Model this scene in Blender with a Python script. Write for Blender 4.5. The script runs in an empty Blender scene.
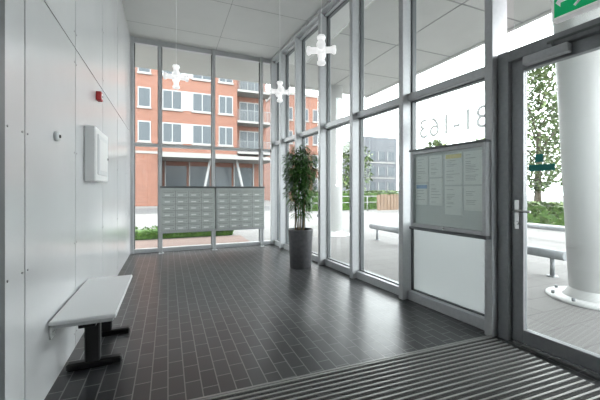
import bpy, math, random
from mathutils import Vector, Matrix
random.seed(7)
S=bpy.context.scene
try:
    S.view_settings.view_transform='Standard'
except Exception: pass

# ---------------------------------------------------------------- materials
def mat(name,col=(.5,.5,.5),rough=.5,metal=0,spec=None,emis=None,estr=0):
    m=bpy.data.materials.new(name); m.use_nodes=True
    b=m.node_tree.nodes['Principled BSDF']
    b.inputs['Base Color'].default_value=(*col,1)
    b.inputs['Roughness'].default_value=rough
    b.inputs['Metallic'].default_value=metal
    if spec is not None: b.inputs['Specular IOR Level'].default_value=spec
    if emis: 
        b.inputs['Emission Color'].default_value=(*emis,1); b.inputs['Emission Strength'].default_value=estr
    return m
def noisy(name,c1,c2,scale=8,rough=.5,metal=0,bump=0):
    m=mat(name,c1,rough,metal); nt=m.node_tree; b=nt.nodes['Principled BSDF']
    tc=nt.nodes.new('ShaderNodeTexCoord'); n=nt.nodes.new('ShaderNodeTexNoise'); n.inputs['Scale'].default_value=scale
    n.inputs['Detail'].default_value=5
    r=nt.nodes.new('ShaderNodeValToRGB'); r.color_ramp.elements[0].color=(*c1,1); r.color_ramp.elements[1].color=(*c2,1)
    r.color_ramp.elements[0].position=.35; r.color_ramp.elements[1].position=.65
    nt.links.new(tc.outputs['Object'],n.inputs['Vector']); nt.links.new(n.outputs['Fac'],r.inputs['Fac']); nt.links.new(r.outputs['Color'],b.inputs['Base Color'])
    if bump:
        bp=nt.nodes.new('ShaderNodeBump'); bp.inputs['Strength'].default_value=bump
        nt.links.new(n.outputs['Fac'],bp.inputs['Height']); nt.links.new(bp.outputs['Normal'],b.inputs['Normal'])
    return m
def brick(name,c1,c2,mortar,w,h,ms,rough=.5,rot=(0,0,0),bump=.3,offset=.5,rv=0):
    m=mat(name,c1,rough); nt=m.node_tree; b=nt.nodes['Principled BSDF']
    tc=nt.nodes.new('ShaderNodeTexCoord'); mp=nt.nodes.new('ShaderNodeMapping'); mp.inputs['Rotation'].default_value=rot
    t=nt.nodes.new('ShaderNodeTexBrick'); t.inputs['Scale'].default_value=1
    t.inputs['Brick Width'].default_value=w; t.inputs['Row Height'].default_value=h; t.inputs['Mortar Size'].default_value=ms
    t.inputs['Mortar Smooth'].default_value=.1; t.offset=offset
    t.inputs['Color1'].default_value=(*c1,1); t.inputs['Color2'].default_value=(*c2,1); t.inputs['Mortar'].default_value=(*mortar,1)
    nt.links.new(tc.outputs['Object'],mp.inputs['Vector']); nt.links.new(mp.outputs['Vector'],t.inputs['Vector'])
    nt.links.new(t.outputs['Color'],b.inputs['Base Color'])
    bp=nt.nodes.new('ShaderNodeBump'); bp.inputs['Strength'].default_value=bump; bp.inputs['Distance'].default_value=.003; bp.invert=True
    nt.links.new(t.outputs['Fac'],bp.inputs['Height']); nt.links.new(bp.outputs['Normal'],b.inputs['Normal'])
    if rv:
        n=nt.nodes.new('ShaderNodeTexNoise'); n.inputs['Scale'].default_value=3
        mr=nt.nodes.new('ShaderNodeMapRange'); mr.inputs['To Min'].default_value=rough-rv; mr.inputs['To Max'].default_value=rough+rv
        nt.links.new(tc.outputs['Object'],n.inputs['Vector']); nt.links.new(n.outputs['Fac'],mr.inputs['Value']); nt.links.new(mr.outputs['Result'],b.inputs['Roughness'])
    return m
def glassmat(name,tint=(1,1,1),base=.045,k=.55):
    m=bpy.data.materials.new(name); m.use_nodes=True; nt=m.node_tree; nt.nodes.clear()
    o=nt.nodes.new('ShaderNodeOutputMaterial'); mx=nt.nodes.new('ShaderNodeMixShader')
    tr=nt.nodes.new('ShaderNodeBsdfTransparent'); tr.inputs['Color'].default_value=(*tint,1)
    gl=nt.nodes.new('ShaderNodeBsdfGlossy'); gl.inputs['Roughness'].default_value=.01
    lw=nt.nodes.new('ShaderNodeLayerWeight'); lw.inputs['Blend'].default_value=.5
    p=nt.nodes.new('ShaderNodeMath'); p.operation='POWER'; p.inputs[1].default_value=5
    a=nt.nodes.new('ShaderNodeMath'); a.operation='MULTIPLY_ADD'; a.inputs[1].default_value=k; a.inputs[2].default_value=base
    nt.links.new(lw.outputs['Facing'],p.inputs[0]); nt.links.new(p.outputs[0],a.inputs[0]); nt.links.new(a.outputs[0],mx.inputs['Fac'])
    nt.links.new(tr.outputs[0],mx.inputs[1]); nt.links.new(gl.outputs[0],mx.inputs[2]); nt.links.new(mx.outputs[0],o.inputs['Surface'])
    return m
def frosted(name,v=.8):
    m=bpy.data.materials.new(name); m.use_nodes=True; nt=m.node_tree; nt.nodes.clear()
    o=nt.nodes.new('ShaderNodeOutputMaterial'); mx=nt.nodes.new('ShaderNodeMixShader'); mx.inputs['Fac'].default_value=.35
    tr=nt.nodes.new('ShaderNodeBsdfTranslucent'); tr.inputs['Color'].default_value=(v,v*1.02,v*1.02,1)
    gl=nt.nodes.new('ShaderNodeBsdfDiffuse'); gl.inputs['Color'].default_value=(v*.93,v*.95,v*.95,1)
    nt.links.new(tr.outputs[0],mx.inputs[1]); nt.links.new(gl.outputs[0],mx.inputs[2]); nt.links.new(mx.outputs[0],o.inputs['Surface'])
    return m
def film(name,t):
    # thin etched film: partly see-through, slightly milky
    m=bpy.data.materials.new(name); m.use_nodes=True; nt=m.node_tree; nt.nodes.clear()
    o=nt.nodes.new('ShaderNodeOutputMaterial'); mx=nt.nodes.new('ShaderNodeMixShader'); mx.inputs['Fac'].default_value=.35
    tr=nt.nodes.new('ShaderNodeBsdfTransparent'); tr.inputs['Color'].default_value=(t,t,t,1)
    d=nt.nodes.new('ShaderNodeBsdfTranslucent'); d.inputs['Color'].default_value=(.6,.62,.62,1)
    nt.links.new(tr.outputs[0],mx.inputs[1]); nt.links.new(d.outputs[0],mx.inputs[2]); nt.links.new(mx.outputs[0],o.inputs['Surface'])
    return m

M_panel=noisy('wall_panel_lacquer',(.72,.725,.735),(.75,.755,.765),2,.22,.15)
M_seam=mat('panel_seam',(.05,.05,.05),.7)
M_screw=mat('screw_steel',(.3,.3,.3),.4,.6)
M_tile=brick('floor_tile',(.028,.0285,.031),(.046,.0465,.050),(.18,.18,.18),.20,.10,.0038,.32,(0,0,math.pi/2),.3,.5,.04)
M_ceil=noisy('ceiling_panel',(.63,.63,.62),(.65,.65,.64),3,.5)
M_ceilseam=mat('ceiling_joint',(.28,.28,.28),.7)
M_alu=noisy('aluminium_frame',(.49,.50,.515),(.53,.54,.555),30,.36,.15)
M_aludark=mat('dark_frame',(.13,.14,.145),.4,.2)
M_doorfr=noisy('door_frame_grey',(.25,.26,.27),(.28,.29,.30),30,.38,.2)
M_glass=glassmat('clear_glass',(.96,.985,.975))
M_frost=frosted('frosted_film',.60)
M_black=mat('black_steel',(.012,.012,.013),.4,.2)
M_white=mat('white_paint',(.84,.84,.84),.4)
M_offw=mat('bench_laminate',(.74,.75,.76),.35)
M_mailbox=noisy('mailbox_aluminium',(.52,.55,.53),(.57,.60,.58),12,.35,.2)
M_mailslot=mat('mail_slot_dark',(.14,.15,.14),.6)
M_pot=noisy('planter_grey',(.075,.075,.08),(.105,.103,.11),20,.55)
M_soil=noisy('soil',(.03,.02,.012),(.08,.05,.03),40,.9,0,.5)
M_leaf=noisy('leaf_green',(.025,.085,.015),(.065,.17,.032),6,.5)
M_cane=noisy('cane_bark',(.13,.10,.05),(.23,.18,.10),30,.8)
M_steel=mat('brushed_steel',(.6,.6,.6),.25,1)
M_railst=mat('galvanised_steel',(.22,.23,.24),.45,.4)
M_red=mat('red_plastic',(.5,.02,.02),.4)
M_teal=mat('teal_sticker',(.0,.25,.22),.5)
M_green=mat('exit_green',(0,.30,.10),.4,emis=(0,.40,.14),estr=.4)
M_signw=mat('exit_white',(.85,.85,.85),.4,emis=(1,1,1),estr=.2)
M_paper=mat('paper',(.92,.93,.92),.8)
M_papery=mat('paper_yellow',(.85,.75,.35),.8)
M_paperb=mat('paper_blue',(.35,.50,.72),.8)
M_print=mat('printed_text',(.50,.51,.52),.8)
M_boardback=mat('board_back',(.70,.72,.72),.7)
M_slat=mat('mat_aluminium',(.34,.335,.33),.45,.3)
M_matrub=noisy('mat_carpet',(.028,.027,.026),(.055,.053,.051),120,.9,0,.4)
M_lamp=mat('lamp_opal',(.85,.85,.85),.3,emis=(1,1,1),estr=.55)
M_brick=brick('red_brick',(.160,.064,.042),(.195,.082,.054),(.165,.105,.08),.44,.14,.012,.8,(math.pi/2,0,0),.2)
M_band=mat('concrete_band',(.22,.215,.205),.8)
M_wframe=mat('window_frame_white',(.26,.26,.26),.6)
M_wing=mat('dark_window_glass',(.050,.061,.070),.2,0,.3)
M_street=brick('paving',(.14,.134,.131),(.16,.154,.150),(.108,.104,.102),.6,.3,.008,.8,(0,0,0),.1)
M_road=noisy('asphalt_road',(.065,.065,.067),(.08,.08,.082),5,.85)
M_redpave=brick('red_paving',(.145,.093,.076),(.165,.11,.093),(.14,.105,.09),.2,.1,.006,.8,(0,0,0),.1)
M_hedge=noisy('hedge_green',(.032,.088,.012),(.09,.17,.025),14,.8,0,.8)
M_tree=noisy('tree_foliage',(.06,.105,.03),(.14,.18,.07),2,.7)
M_trunk=noisy('tree_trunk',(.06,.045,.03),(.11,.09,.07),8,.9)
M_sofit=noisy('canopy_soffit',(.48,.48,.47),(.51,.51,.50),2,.6)
M_grey_b=mat('grey_cladding',(.075,.08,.09),.7)
M_wood=noisy('fence_wood',(.15,.095,.06),(.18,.12,.08),5,.7)
M_column=mat('column_paint',(.58,.58,.575),.5)
M_text=film('etched_vinyl',.03)

# ---------------------------------------------------------------- mesh builder
class MB:
    def __init__(s): s.v=[];s.f=[];s.mi=[];s.mats=[];s.sm=[]
    def m(s,mt):
        if mt not in s.mats: s.mats.append(mt)
        return s.mats.index(mt)
    def box(s,x0,x1,y0,y1,z0,z1,mt,bev=0,rot=None):
        k=s.m(mt); b=len(s.v)
        if bev>0:
            c=bev; pts=[];idx={}
            X=(x0,x1);Y=(y0,y1);Z=(z0,z1)
            for i in (0,1):
                for j in (0,1):
                    for l in (0,1):
                        sx=1 if i==0 else -1; sy=1 if j==0 else -1; sz=1 if l==0 else -1
                        for a in range(3):
                            p=[X[i]+sx*c,Y[j]+sy*c,Z[l]+sz*c]
                            p[a]=(X[i],Y[j],Z[l])[a]
                            idx[(i,j,l,a)]=b+len(pts); pts.append(tuple(p))
            F=[]
            for i in (0,1): F.append([idx[(i,0,0,0)],idx[(i,1,0,0)],idx[(i,1,1,0)],idx[(i,0,1,0)]])
            for j in (0,1): F.append([idx[(0,j,0,1)],idx[(1,j,0,1)],idx[(1,j,1,1)],idx[(0,j,1,1)]])
            for l in (0,1): F.append([idx[(0,0,l,2)],idx[(1,0,l,2)],idx[(1,1,l,2)],idx[(0,1,l,2)]])
            for i in (0,1):
                for j in (0,1): F.append([idx[(i,j,0,0)],idx[(i,j,1,0)],idx[(i,j,1,1)],idx[(i,j,0,1)]])
                for l in (0,1): F.append([idx[(i,0,l,0)],idx[(i,1,l,0)],idx[(i,1,l,2)],idx[(i,0,l,2)]])
            for j in (0,1):
                for l in (0,1): F.append([idx[(0,j,l,1)],idx[(1,j,l,1)],idx[(1,j,l,2)],idx[(0,j,l,2)]])
            for q in [(i,j,l) for i in (0,1) for j in (0,1) for l in (0,1)]:
                F.append([idx[(*q,0)],idx[(*q,1)],idx[(*q,2)]])
            cen=Vector(((x0+x1)/2,(y0+y1)/2,(z0+z1)/2))
            for f in F:
                P=[Vector(pts[i-b]) for i in f]
                n=(P[1]-P[0]).cross(P[2]-P[0]); fc=sum(P,Vector())/len(P)
                if n.dot(fc-cen)<0: f.reverse()
                s.f.append(f); s.mi.append(k); s.sm.append(False)
        else:
            pts=[(x,y,z) for x in (x0,x1) for y in (y0,y1) for z in (z0,z1)]
            for f in ([0,1,3,2],[4,6,7,5],[0,4,5,1],[2,3,7,6],[0,2,6,4],[1,5,7,3]):
                s.f.append([b+i for i in f]); s.mi.append(k); s.sm.append(False)
        if rot is not None:
            pts=[tuple(rot@Vector(p)) for p in pts]
        s.v+=pts
    def poly(s,pts,mt,smooth=False):
        k=s.m(mt); b=len(s.v); s.v+=[tuple(p) for p in pts]; s.f.append(list(range(b,b+len(pts)))); s.mi.append(k); s.sm.append(smooth)
    def tube(s,p0,p1,r0,r1,mt,n=20,caps=True):
        k=s.m(mt); p0=Vector(p0);p1=Vector(p1); d=(p1-p0).normalized()
        u=d.orthogonal().normalized(); w=d.cross(u); b=len(s.v)
        for p,r in ((p0,r0),(p1,r1)):
            for i in range(n):
                a=2*math.pi*i/n; s.v.append(tuple(p+u*math.cos(a)*r+w*math.sin(a)*r))
        for i in range(n):
            j=(i+1)%n; s.f.append([b+i,b+j,b+n+j,b+n+i]); s.mi.append(k); s.sm.append(True)
        if caps:
            s.f.append([b+i for i in range(n)][::-1]); s.f.append([b+n+i for i in range(n)]); s.mi+=[k,k]; s.sm+=[False,False]
    def lathe(s,prof,mt,o=(0,0,0),n=32,axis=None):
        k=s.m(mt); b=len(s.v); o=Vector(o)
        R=Matrix.Identity(3) if axis is None else Vector((0,0,1)).rotation_difference(Vector(axis)).to_matrix()
        for r,z in prof:
            for i in range(n):
                a=2*math.pi*i/n; s.v.append(tuple(o+R@Vector((r*math.cos(a),r*math.sin(a),z))))
        for q in range(len(prof)-1):
            for i in range(n):
                j=(i+1)%n; s.f.append([b+q*n+i,b+q*n+j,b+(q+1)*n+j,b+(q+1)*n+i]); s.mi.append(k); s.sm.append(True)
    def sphere(s,c,r,mt,n=16):
        s.lathe([(max(r*math.sin(math.pi*i/n),.0005),-r*math.cos(math.pi*i/n)) for i in range(n+1)],mt,c,n*2)
    def obj(s,name,matrix=None,parent=None):
        me=bpy.data.meshes.new(name); me.from_pydata(s.v,[],s.f); 
        for m in s.mats: me.materials.append(m)
        for p,k,sm in zip(me.polygons,s.mi,s.sm): p.material_index=k; p.use_smooth=sm
        me.update(); o=bpy.data.objects.new(name,me); S.collection.objects.link(o)
        if matrix is not None: o.matrix_world=matrix
        if parent: o.parent=parent
        return o

H=4.25; XL=-.68; YB=7.10
phi=math.atan(.07)
RW=Matrix.Translation((2.83,0,0))@Matrix.Rotation(phi,4,'Z')   # local y along window wall, local x outwards

# ---------------------------------------------------------------- floor / ceiling / walls
b=MB(); b.poly([(XL,-1.2,0),(2.914,-1.2,0),(2.333,YB,0),(XL,YB,0)],M_tile)
b.poly([(XL,-1.2,-.12),(XL,YB,-.12),(2.333,YB,-.12),(2.914,-1.2,-.12)],M_tile)
b.obj('floor')
b=MB(); b.box(XL-.1,3.0,-1.2,YB+.05,H,H+.15,M_ceil)
for y in (0.4,1.6,2.8,4.0,5.2,6.4): b.box(XL,2.9-.07*y,y-.003,y+.003,H-.002,H,M_ceilseam)
b.box(.95-.003,.95+.003,-1.2,YB,H-.002,H,M_ceilseam)
b.obj('ceiling')
b=MB()
ys=[-1.2,-.2,.9,1.83,2.06,3.03,4.18,5.32,6.35,YB]
b.box(XL-.2,XL-.012,-1.2,YB,0,H,M_seam)
zs=[0.0,2.375,H]
for i in range(len(ys)-1):
    for j in range(2):
        b.box(XL-.03,XL,ys[i]+.006,ys[i+1]-.006,zs[j]+.005,zs[j+1]-.005,M_panel)
        if i>=3:
            for yy in (ys[i]+.035,ys[i+1]-.035):
                for q in range(4):
                    z=zs[j]+.12+q*(zs[j+1]-zs[j]-.24)/3
                    b.tube((XL-.001,yy,z),(XL+.003,yy,z),.006,.006,M_screw,8)
b.obj('wall_left')
b=MB(); b.box(XL-.2,3.1,-1.35,-1.2,0,H,M_panel); b.obj('wall_front')
b=MB(); b.box(XL+.001,XL+.03,1.64,1.765,0,2.6,M_aludark,.004); b.obj('trim_1')
b=MB(); b.box(-.17,-.02,.6,7.0,H-.06,H-.001,M_alu,.004); b.obj('trim_2',RW)

# ---------------------------------------------------------------- curtain wall glazing
def bay(name,u0,u1,tz,matrix,frost=False,last=False):
    b=MB()
    D=.16; w=.035
    for u in ([u0]+([u1] if last else [])):
        b.box(-D,.05,u-w,u+w,0,H,M_alu,.004)
    for z0,z1 in ((0,.10),(tz-.04,tz+.04),(H-.10,H)):
        b.box(-.09,.05,u0+w,u1-w,z0,z1,M_alu,.004)
    for za,zb in ((.10,tz-.04),(tz+.04,H-.10)):
        for u in (u0+w,u1-w-.018): b.box(-.03,.03,u,u+.018,za,zb,M_aludark)
        for z in (za,zb-.014): b.box(-.03,.03,u0+w,u1-w,z,z+.014,M_aludark)
        b.box(-.004,.004,u0+w+.01,u1-w-.01,za+.005,zb-.005,M_glass)
    if frost: b.box(-.012,-.007,u0+w+.02,u1-w-.02,.115,.88,M_frost)
    b.obj(name,matrix)
k=1/math.cos(phi)
U=[1.93,2.96,3.93,4.83,5.75,6.52,7.05]
U=[u*k for u in U]
n=1
for i in range(len(U)-1):
    bay(f'window_{n}',U[i],U[i+1],2.31,RW,frost=(i==0),last=(i==len(U)-2)); n+=1
BX=[XL+.035,-.15,.90,1.96,2.30]
for i in range(len(BX)-1):
    b=MB(); D=.10; w=.028; tz=2.15
    for u in ([BX[i]]+([BX[i+1]] if i==3 else [])): b.box(u-w,u+w,YB-D,YB+.05,0,H,M_alu,.004)
    u0,u1=BX[i],BX[i+1]
    for z0,z1 in ((0,.08),(tz-.03,tz+.03),(H-.10,H)): b.box(u0+w,u1-w,YB-.06,YB+.05,z0,z1,M_alu,.004)
    for za,zb in ((.08,tz-.03),(tz+.03,H-.1)):
        for u in (u0+w,u1-w-.015): b.box(u,u+.015,YB-.03,YB+.03,za,zb,M_aludark)
        b.box(u0+w+.008,u1-w-.008,YB-.004,YB+.004,za+.004,zb-.004,M_glass)
    b.obj(f'window_{n}'); n+=1
# ---- door in right wall
Y1=1.86*k; Y0=.72
b=MB()
DF=M_doorfr
for u0,u1 in ((Y1-.06,Y1+.03),(Y0-.08,Y0)): b.box(-.10,.05,u0,u1,0,2.40,DF,.004)
b.box(-.10,.05,Y0,Y1-.06,2.31,2.40,DF,.004)
l0,l1=Y0+.005,Y1-.065
for u0,u1 in ((l0,l0+.09),(l1-.09,l1)): b.box(-.06,.0,u0,u1,.015,2.305,DF,.004)
b.box(-.06,0,l0+.09,l1-.09,.015,.12,DF,.004); b.box(-.06,0,l0+.09,l1-.09,2.215,2.305,DF,.004)
b.box(-.034,-.026,l0+.09,l1-.09,.12,2.215,M_glass)
b.box(-.06,.08,Y0,Y1-.06,0,.014,M_steel)
hy=l1-.045
b.box(-.068,-.06,hy-.018,hy+.018,.93,1.17,M_steel,.002)
b.tube((-.066,hy,1.08),(-.12,hy,1.08),.010,.010,M_steel,12)
b.tube((-.12,hy+.01,1.08),(-.12,hy-.13,1.08),.010,.009,M_steel,12)
b.tube((-.064,hy,.98),(-.078,hy,.98),.014,.014,M_steel,14)
b.box(-.13,-.061,l1-.42,l1-.12,2.235,2.30,M_alu,.006)
b.box(-.15,-.135,l1-.75,l1-.30,2.325,2.34,M_aludark,.002)
b.tube((-.10,l1-.33,2.29),(-.142,l1-.33,2.335),.012,.012,M_aludark,10)
b.box(-.036,-.034,l1-.30,l1-.12,1.40,1.45,M_teal); b.box(-.036,-.034,l1-.22,l1-.165,1.47,1.53,M_teal)
b.obj('door_1',RW)
b=MB()
b.box(-.004,.004,Y0,Y1-.05,2.42,H-.1,M_glass)
b.box(-.09,.05,Y0,U[0]-.036,H-.1,H,M_alu,.004)
b.box(-.16,.05,Y0-.08,Y0,2.401,H,M_alu,.004); b.box(-.09,.05,Y0,U[0]-.036,3.02,3.08,M_alu,.004)
b.obj(f'window_{n}',RW); n+=1
b=MB(); b.box(-.1,.1,-1.2,Y0-.08,0,H,M_panel); b.obj('wall_right',RW)

# ---------------------------------------------------------------- exit sign
b=MB()
b.box(-.17,-.10,1.05,1.46,2.46,2.70,M_signw,.006)
b.box(-.174,-.171,1.07,1.44,2.48,2.68,M_green)
b.box(-.10,-.005,1.25,1.33,2.54,2.62,M_white,.003)
b.box(-.177,-.175,1.10,1.20,2.50,2.66,M_signw)
b.box(-.177,-.175,1.36,1.40,2.57,2.59,M_signw); b.poly([(-.177,1.40,2.54),(-.177,1.40,2.62),(-.177,1.43,2.58)],M_signw)
b.sphere((-.177,1.30,2.64),.016,M_signw,6)
b.tube((-.177,1.29,2.62),(-.177,1.26,2.56),.010,.010,M_signw,6); b.tube((-.177,1.26,2.56),(-.177,1.32,2.51),.008,.008,M_signw,6); b.tube((-.177,1.26,2.56),(-.177,1.23,2.51),.008,.008,M_signw,6)
b.tube((-.177,1.28,2.60),(-.177,1.34,2.58),.006,.006,M_signw,6)
b.obj('exit_sign',RW)

# ---------------------------------------------------------------- notice board
b=MB()
x1=-.162; x0=-.215; a,c=1.92,2.765; z0,z1=.86,1.66
b.box(x1-.012,x1,a,c,z0,z1,M_boardback)
t=.035
b.box(x0,x1,a,a+t,z0,z1,M_alu,.004); b.box(x0,x1,c-t,c,z0,z1,M_alu,.004)
b.box(x0,x1,a+t,c-t,z0,z0+t,M_alu,.004); b.box(x0,x1,a+t,c-t,z1-t,z1,M_alu,.004)
b.box(x0-.015,x1,a-.01,c+.01,z1,z1+.02,M_aludark,.003); b.box(x0-.01,x1,a-.01,c+.01,z0-.03,z0,M_aludark,.003)
cnt=0
for ci,(ya,yb) in enumerate(((1.97,2.15),(2.17,2.36),(2.38,2.54),(2.56,2.72))):
    z=z1-.06
    while z-.20>z0+.03:
        hh=random.choice((.27,.30,.22)); 
        if z-hh<z0+.045: hh=z-z0-.05
        o=random.uniform(-.006,.006); cnt+=1
        b.box(x1-.016,x1-.0125,ya+o,yb+o,z-hh,z,M_paper)
        if cnt in (3,8): b.box(x1-.0172,x1-.0161,ya+o+.01,yb+o-.01,z-.05,z-.012,M_papery if cnt==3 else M_paperb)
        zz=z-(.07 if cnt in (3,8) else .03)
        while zz>z-hh+.03:
            if random.random()<.75: b.box(x1-.0170,x1-.0162,yb-.02-random.uniform(.3,1)*(yb-ya-.04)+o,yb-.02+o,zz-.004,zz,M_print)
            zz-=random.choice((.014,.018,.03))
        z-=hh+.015
b.box(x0+.012,x0+.016,a+t,c-t,z0+t,z1-t,M_glass)
b.tube((x0-.008,(a+c)/2,z0+.017),(x0,(a+c)/2,z0+.017),.009,.009,M_steel,10)
b.obj('notice_board',RW)

# ---------------------------------------------------------------- number lettering on glass (reads from the street, mirrored inside)
cu=bpy.data.curves.new('house_number_lettering','FONT'); cu.body='81-163'; cu.size=.30; cu.fill_mode='FRONT'; cu.offset=.002; cu.materials.append(M_text)
o=bpy.data.objects.new('house_number_lettering',cu); S.collection.objects.link(o)
o.matrix_world=RW@Matrix(((0,0,1,.008),(1,0,0,2.02),(0,1,0,1.83),(0,0,0,1)))

# ---------------------------------------------------------------- mailbox bank
b=MB()
my0,my1=YB-.36,YB-.12
for gx0,gx1 in ((-.13,.885),(.915,1.94)):
    b.box(gx0,gx1,my0,my1,.44,1.29,M_mailbox,.004)
    nc,nr=4,6
    cw=(gx1-gx0-.04)/nc; rh=(.85-.07)/nr
    for i in range(nc):
        for j in range(nr):
            xa=gx0+.02+i*cw; za=.455+j*rh
            b.box(xa+.002,xa+cw-.002,my0-.002,my0+.001,za+.001,za+rh-.001,M_mailslot)
            b.box(xa+.005,xa+cw-.005,my0-.010,my0-.001,za+.004,za+rh-.004,M_mailbox,.002)
            b.box(xa+.025,xa+cw-.025,my0-.0125,my0-.0095,za+rh-.032,za+rh-.026,M_mailslot)
            b.box(xa+.05,xa+cw-.10,my0-.0125,my0-.0095,za+.035,za+.055,M_paper)
            b.tube((xa+cw-.035,my0-.010,za+.045),(xa+cw-.035,my0-.016,za+.045),.008,.008,M_steel,8)
    b.box(gx0-.012,gx1+.012,my0-.02,my1,1.29,1.325,M_aludark,.004)
b.box(-.14,1.95,my0+.02,my1,.405,.44,M_alu,.003)
for x in (-.12,.90,1.93):
    b.box(x-.02,x+.02,my0+.09,my0+.13,.012,.41,M_alu,.003); b.box(x-.05,x+.05,my0+.05,my0+.17,0,.012,M_alu,.002)
b.obj('mailbox_unit')

# ---------------------------------------------------------------- bench
b=MB()
bx0,bx1,by0,by1=XL+.012,-.31,2.36,3.40
b.box(bx0,bx1,by0,by1,.425,.452,M_offw,.006)
b.box(bx0+.02,bx1-.02,by0+.02,by1-.02,.40,.425,M_alu,.004)
b.box(bx0+.13,bx1-.13,by0+.1,by1-.1,.35,.40,M_black,.004)
for y in (2.66,3.18):
    b.box(bx0+.13,bx1-.135,y-.035,y+.035,.045,.36,M_black,.008)
    b.box(bx0+.02,bx1+.0,y-.03,y+.03,0.0,.05,M_black,.010)
    b.box(bx0+.03,bx1-.03,y-.03,y+.03,.375,.40,M_black,.004)
b.obj('bench')

# ---------------------------------------------------------------- wall devices
b=MB()
b.box(XL+.001,XL+.09,3.30,3.93,1.33,1.82,M_white,.010)
b.box(XL+.09,XL+.098,3.38,3.85,1.39,1.76,M_offw,.004)
b.box(XL+.098,XL+.101,3.42,3.81,1.43,1.72,M_white,.001)
b.tube((XL+.098,3.83,1.565),(XL+.106,3.83,1.565),.010,.010,M_steel,10)
b.obj('wall_cabinet')
b=MB(); b.box(XL+.001,XL+.05,3.80,3.89,2.17,2.26,M_red,.006); b.box(XL+.05,XL+.053,3.82,3.87,2.19,2.24,M_white,.001)
b.tube((XL+.053,3.845,2.215),(XL+.056,3.845,2.215),.012,.012,M_black,12); b.obj('fire_alarm_call_point')
b=MB(); b.lathe([(.0005,0),(.032,0),(.032,.014),(.024,.024),(.0005,.026)],M_offw,(XL+.001,2.53,1.60),20,(1,0,0))
b.lathe([(.012,.024),(.010,.032),(.0005,.033)],M_black,(XL+.001,2.53,1.60),12,(1,0,0)); b.obj('key_switch')
b=MB(); b.box(XL+.001,XL+.012,2.42,2.50,.32,.40,M_white,.003); b.lathe([(.030,.010),(.026,.004),(.0005,.004)],M_offw,(XL+.006,2.46,.36),18,(1,0,0)); b.tube((XL+.009,2.45,.36),(XL+.0135,2.45,.36),.004,.004,M_black,8);b.tube((XL+.009,2.47,.36),(XL+.0135,2.47,.36),.004,.004,M_black,8); b.obj('wall_socket')

# ---------------------------------------------------------------- pendant lamps
def lamp(x,y,z,rt):
    b=MB(); b.sphere((0,0,0),.050,M_lamp,10)
    for d in ((1,0,0),(-1,0,0),(0,1,0),(0,-1,0),(0,0,1),(0,0,-1)):
        b.lathe([(.029,.03),(.029,.10),(.038,.108),(.042,.124),(.036,.138),(.0005,.143)],M_lamp,(0,0,0),18,d)
    b.tube((0,0,.13),(0,0,H-z-.02),.003,.003,M_white,8)
    b.lathe([(.045,H-z-.0),(.045,H-z-.02),(.012,H-z-.035),(.0005,H-z-.035)],M_white,(0,0,0),20)
    b.obj('pendant_lamp',Matrix.Translation((x,y,z))@Matrix.Rotation(math.radians(rt),4,'Z'))
lamp(1.37,2.78,2.6,-28); lamp(1.42,4.17,2.6,-10); lamp(.09,4.1,2.6,0)

# ---------------------------------------------------------------- entrance mat
b=MB(); 
mx0,mx1=-.45,2.47
R=Matrix.Rotation(math.radians(-2),4,'Z')
def mbx(x0,x1,y0,y1,z0,z1,m,bev=0): b.box(x0,x1,y0,y1,z0,z1,m,bev,rot=R)
mbx(mx0,mx1,.0,1.99,.0,.008,M_matrub)
yy=1.97
mbx(mx0,mx1,1.975,1.99,.008,.018,M_slat)
while yy>.03:
    mbx(mx0+.01,mx1-.01,yy-.014,yy,.008,.016,M_slat)
    mbx(mx0+.01,mx1-.01,yy-.038,yy-.018,.008,.013,M_matrub)
    yy-=.044
b.obj('entrance_mat')

# ---------------------------------------------------------------- potted plant
def leaf(b,p,d,L,w,mt,droop=.5):
    d=Vector(d).normalized(); sd=d.cross(Vector((0,0,1)))
    if sd.length<.1: sd=Vector((1,0,0))
    sd.normalize(); p=Vector(p)
    pts=[]
    for i,ww in enumerate((.15,1,.8,.0)):
        t=i/3; q=p+d*L*t+Vector((0,0,-droop*L*t*t)); pts.append((q-sd*w*ww/2,q+sd*w*ww/2))
    for i in range(3):
        a,c=pts[i],pts[i+1]
        b.poly([a[0],a[1],c[1],c[0]] if i<2 else [a[0],a[1],(c[0]+c[1])/2],mt,True)
b=MB(); px,py=1.99,4.80
b.lathe([(.0005,0),(.165,0),(.172,.01),(.200,.60),(.203,.62),(.190,.62),(.186,.57),(.0005,.57)],M_pot,(0,0,0),40)
b.lathe([(.186,.571),(.10,.59),(.0005,.60)],M_soil,(0,0,0),24)
for q in range(7):
    a=q*2*math.pi/7+.3; r0=.05+.04*(q%2); rt=.09+.03*(q%3)
    P=[Vector((r0*math.cos(a),r0*math.sin(a),.57)),Vector((rt*.8*math.cos(a),rt*.8*math.sin(a),1.05)),Vector((rt*math.cos(a+.3),rt*math.sin(a+.3),1.45+.06*(q%4))),Vector((rt*.9*math.cos(a+.5),rt*.9*math.sin(a+.5),1.78+.04*(q%3)))]
    for i in range(3): b.tube(P[i],P[i+1],.010-.002*i,.008-.002*i,M_cane,8)
for i in range(4600):
    z=random.triangular(.76,2.0,1.55); rr=.36*math.sqrt(max(.05,1-((z-1.5)/.62)**2)) if z>1.5 else .36*(1-.45*((1.5-z)/.76)**1.2)
    rr*=.88+.18*math.sin(z*17)*math.cos(z*5)
    a=random.uniform(0,6.283); r=min(rr*math.sqrt(random.random())*.8,.27)
    p=(r*math.cos(a),r*math.sin(a),z); da=a+random.uniform(-.8,.8)
    leaf(b,p,(math.cos(da),math.sin(da),random.uniform(-.3,.8)),random.uniform(.06,.11),random.uniform(.016,.024),M_leaf,random.uniform(.2,.9))
b.obj('potted_plant',Matrix.Translation((px,py,0)))

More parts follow.
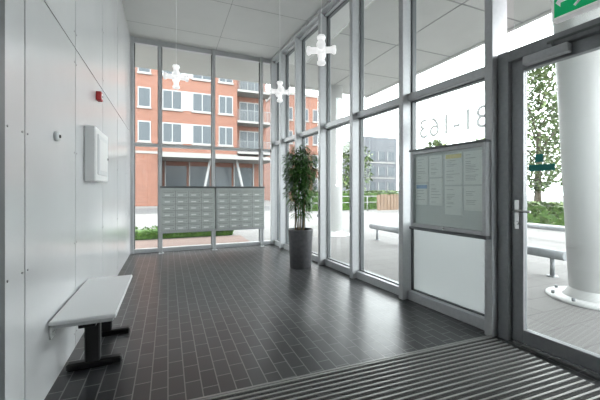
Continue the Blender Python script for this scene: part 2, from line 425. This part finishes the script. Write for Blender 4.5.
# ================================================================ OUTSIDE
b=MB(); b.poly([(-60,-30,-.13),(90,-30,-.13),(90,120,-.13),(-60,120,-.13)],M_street); b.obj('street_ground')
b=MB(); b.box(-50,80,20.6,26.5,-.129,-.12,M_road); b.obj('road')
b=MB(); b.poly([(3.02,-3,-.015),(16,-3,-.015),(16,14,-.015),(-8,14,-.015),(-8,7.17,-.015),(2.40,7.17,-.015)],M_street)
b.obj('pavement')
b=MB(); b.box(-5,1.85,7.3,8.85,-.014,-.004,M_redpave); b.obj('brick_paving_strip')
b=MB(); b.box(3.05,5.9,-3,8.8,H+.02,H+.35,M_sofit); b.box(-6,3.05,YB+.08,8.8,H+.02,H+.35,M_sofit)
for y in (-1,.6,2.2,3.8,5.4,7.0,8.6): b.box(3.05,5.9,y-.012,y+.012,H+.014,H+.021,M_ceilseam)
b.box(4.4,4.42,-3,8.8,H+.014,H+.021,M_ceilseam)
b.box(5.9,5.98,-3,8.8,H-.02,H+.4,M_sofit)
b.obj('entrance_canopy')
def column(x,y,dx,dy):
    b=MB(); b.lathe([(.44,0),(.44,.02),(.36,.03),(.28,.03)],M_column,(0,0,0),40)
    for i in range(8):
        a=i*math.pi/4; b.tube((.38*math.cos(a),.38*math.sin(a),.02),(.38*math.cos(a),.38*math.sin(a),.06),.018,.018,M_railst,8)
    b.lathe([(.28,.02),(.25,.07),(.22,.12)],M_column,(0,0,0),40)
    b.tube((0,0,.10),(dx,dy,H+.03),.22,.28,M_column,40); b.obj('support_column',Matrix.Translation((x,y,-.012)))
column(4.55,2.13,-.02,.14); column(4.35,8.0,.15,.35)
def rail(x,y0,y1):
    b=MB(); z=.33
    b.tube((0,0,z),(0,y1-y0,z),.07,.07,M_railst,24)
    for t in (.18,.82):
        y=(y1-y0)*t; b.tube((0,y,0),(0,y,z-.03),.03,.03,M_railst,12); b.lathe([(.0005,.015),(.07,.015),(.07,0)],M_railst,(0,y,0),16)
    b.obj('street_rail',Matrix.Translation((x,y0,-.015)))
rail(5.2,2.75,3.7); rail(4.9,5.6,7.0); rail(5.1,9,10.6); rail(8.8,4.2,6.2)
# post-and-rail street railing by the road
b=MB()
for i in range(17): b.tube((8+i*1.0,17.6,-.13),(8+i*1.0,17.6,.85),.03,.03,M_wframe,8)
for z in (.84,.45): b.tube((8,17.6,z),(24,17.6,z),.028,.028,M_wframe,8)
b.obj('street_railing')
def foliage_strip(name,x0,x1,y0,y1,z0,z1,nn,mt,L=.10):
    b=MB(); b.box(x0+.06,x1-.06,y0+.06,y1-.06,z0,z1-.06,M_hedge,.03)
    for i in range(nn):
        x=random.uniform(x0,x1); y=random.uniform(y0,y1); z=random.uniform(z0+.04,z1)
        r=random.random()
        if r<.4: y=y0+random.uniform(0,.08)
        elif r<.7: x=x0+random.uniform(0,.08)
        else: z=z1-random.uniform(0,.05)
        leaf(b,(x,y,z),(random.uniform(-1,.5),random.uniform(-1,.3),random.uniform(.1,1)),L,L*.45,mt,.3)
    b.obj(name)
foliage_strip('hedge',-3.0,1.75,8.95,9.6,-.015,.26,1500,M_hedge)
foliage_strip('hedge',11.6,12.4,2.5,11,-.015,.75,3500,M_tree,.2)
foliage_strip('hedge',8.0,24,19,20,-.13,1.1,3500,M_tree,.25)

def win(b,x0,x1,z0,z1,y,parts=2):
    b.box(x0,x1,y-.03,y+.05,z0,z1,M_wframe); n=parts; w=(x1-x0-.08)/n
    for i in range(n): b.box(x0+.08+i*w,x0+i*w+w,y-.045,y-.031,z0+.10,z1-.10,M_wing)
    b.box(x0-.06,x1+.06,y-.12,y+.02,z0-.12,z0,M_band)
b=MB(); Y=30
b.box(-14,-.7,Y,Y+10,-.12,4.2,M_brick); b.box(-14,6.0,Y,Y+10,4.2,18.5,M_brick); b.box(6.0,9.2,Y+1.4,Y+10,4.2,18.5,M_brick)
b.box(-.7,9.6,Y+3.5,Y+9,-.12,4.2,M_brick)
b.box(-.7,9.7,Y-.8,Y+3.5,4.05,4.35,M_band)
b.box(-14.05,6.05,Y-.06,Y,4.35,4.55,M_band)
for x in (-.2,2,4.2,6.4): b.box(x,x+1.9,Y+3.42,Y+3.5,.2,3.6,M_wing); 
for x in (-.25,1.95,4.15,6.35,8.4): b.box(x-.05,x+.06,Y+3.36,Y+3.5,-.1,4.05,M_wframe)
for z0,z1 in ((5.35,7.1),(8.25,9.95),(11.15,12.8),(14.0,15.7)):
    for x0,x1,pn in ((-8.8,-7.4,2),(-5.6,-4.2,2),(-2.35,-1.35,1),(-.45,1.15,2),(2.0,3.7,2),(4.3,5.6,2)): win(b,x0,x1,z0,z1,Y,pn)
    b.box(1.15,2.0,Y-.03,Y+.02,z0,z1,M_wframe)
    win(b,6.5,8.8,z0-.4,z1,Y+1.4,3)
    b.box(6.0,9.3,Y-.3,Y+1.4,z0-.7,z0-.5,M_band)
    b.box(6.0,9.3,Y-.3,Y-.26,z0+.45,z0+.5,M_aludark)
    for q in range(23): b.box(6.02+q*.142,6.05+q*.142,Y-.29,Y-.27,z0-.5,z0+.45,M_aludark)
for (xa,xb) in ((2.8,3.6),(6.9,6.0)): b.tube((xa,Y+.3,-.12),(xb,Y+.3,4.1),.12,.12,M_wframe,12)
b.obj('brick_apartment_building')
b=MB(); Y=37
b.box(12.2,19.2,Y,Y+8,-.12,13,M_brick); b.box(12.1,19.3,Y-.1,Y+8,13,13.3,M_band)
for z in (1.2,4.1,7,9.9):
    for x in (12.8,14.9,17.0): win(b,x,x+1.5,z,z+1.6,Y,2)
b.obj('brick_apartment_building')
b=MB(); b.box(33.8,40.8,50,60,-.12,11.2,M_grey_b)
for z in (1.0,3.9,6.8):
    b.box(33.7,40.9,49.9,50,z-.5,z-.3,M_band)
    for i in range(3): b.box(34.5+i*2.1,35.9+i*2.1,49.92,50,z,z+1.7,M_wing); b.box(34.4+i*2.1,34.5+i*2.1,49.9,50,z,z+1.7,M_wframe)
b.obj('grey_apartment_building')
b=MB()
for i in range(10): b.box(12.0+i*.25,12.22+i*.25,16.5,16.56,-.015,.95+.02*(i%3),M_wood)
b.box(12.0,14.5,16.56,16.6,.3,.4,M_wood); b.box(12.0,14.5,16.56,16.6,.7,.8,M_wood)
b.obj('timber_fence')
def tree(x,y,h,r,n=1500,L=.3):
    b=MB(); b.tube((0,0,0),(0.1,0,h*.55),.14,.08,M_trunk,10)
    for i in range(9):
        a=i*2.4; z=h*(.32+.05*i); rr=r*.7
        b.tube((.05,0,z),(rr*math.cos(a),rr*math.sin(a),z+h*.18),.05,.015,M_trunk,6)
    for i in range(n):
        u=random.random()**.5; a=random.uniform(0,6.283); zz=random.uniform(-1,1)
        rr=r*math.sqrt(1-zz*zz)*u*(1+.2*math.sin(a*3+zz*5))
        p=(rr*math.cos(a),rr*math.sin(a),h*.60+zz*h*.40)
        leaf(b,p,(random.uniform(-1,1),random.uniform(-1,1),random.uniform(-.5,1)),L,L*.6,M_tree,.3)
    b.obj('street_tree',Matrix.Translation((x,y,-.13)))
tree(13.8,8.3,6.8,1.3,4600,.18); tree(19,9.5,7,1.9,2200,.3)
tree(29.5,31,6,2.2,1500,.45); tree(33.5,33,8,2.6,1500,.5); tree(18.4,29.5,6.5,1.9,1500,.4); tree(38.5,30,8,3.0,1500,.5); tree(44,31,8,3.4,1200,.5)

# ---------------------------------------------------------------- world + light
W=bpy.data.worlds.new('overcast_sky'); S.world=W; W.use_nodes=True
nt=W.node_tree; bg=nt.nodes['Background']
bg.inputs['Color'].default_value=(.95,.975,1,1); bg.inputs['Strength'].default_value=8.8

# ---------------------------------------------------------------- camera
cam=bpy.data.cameras.new('camera'); co=bpy.data.objects.new('camera',cam); S.collection.objects.link(co)
cam.lens=19.2; cam.sensor_width=36; cam.shift_y=-10/600; cam.clip_start=.05; cam.clip_end=500
co.location=(0,0,1.25); co.rotation_euler=(math.radians(90),0,-math.atan(.4125))
S.camera=co
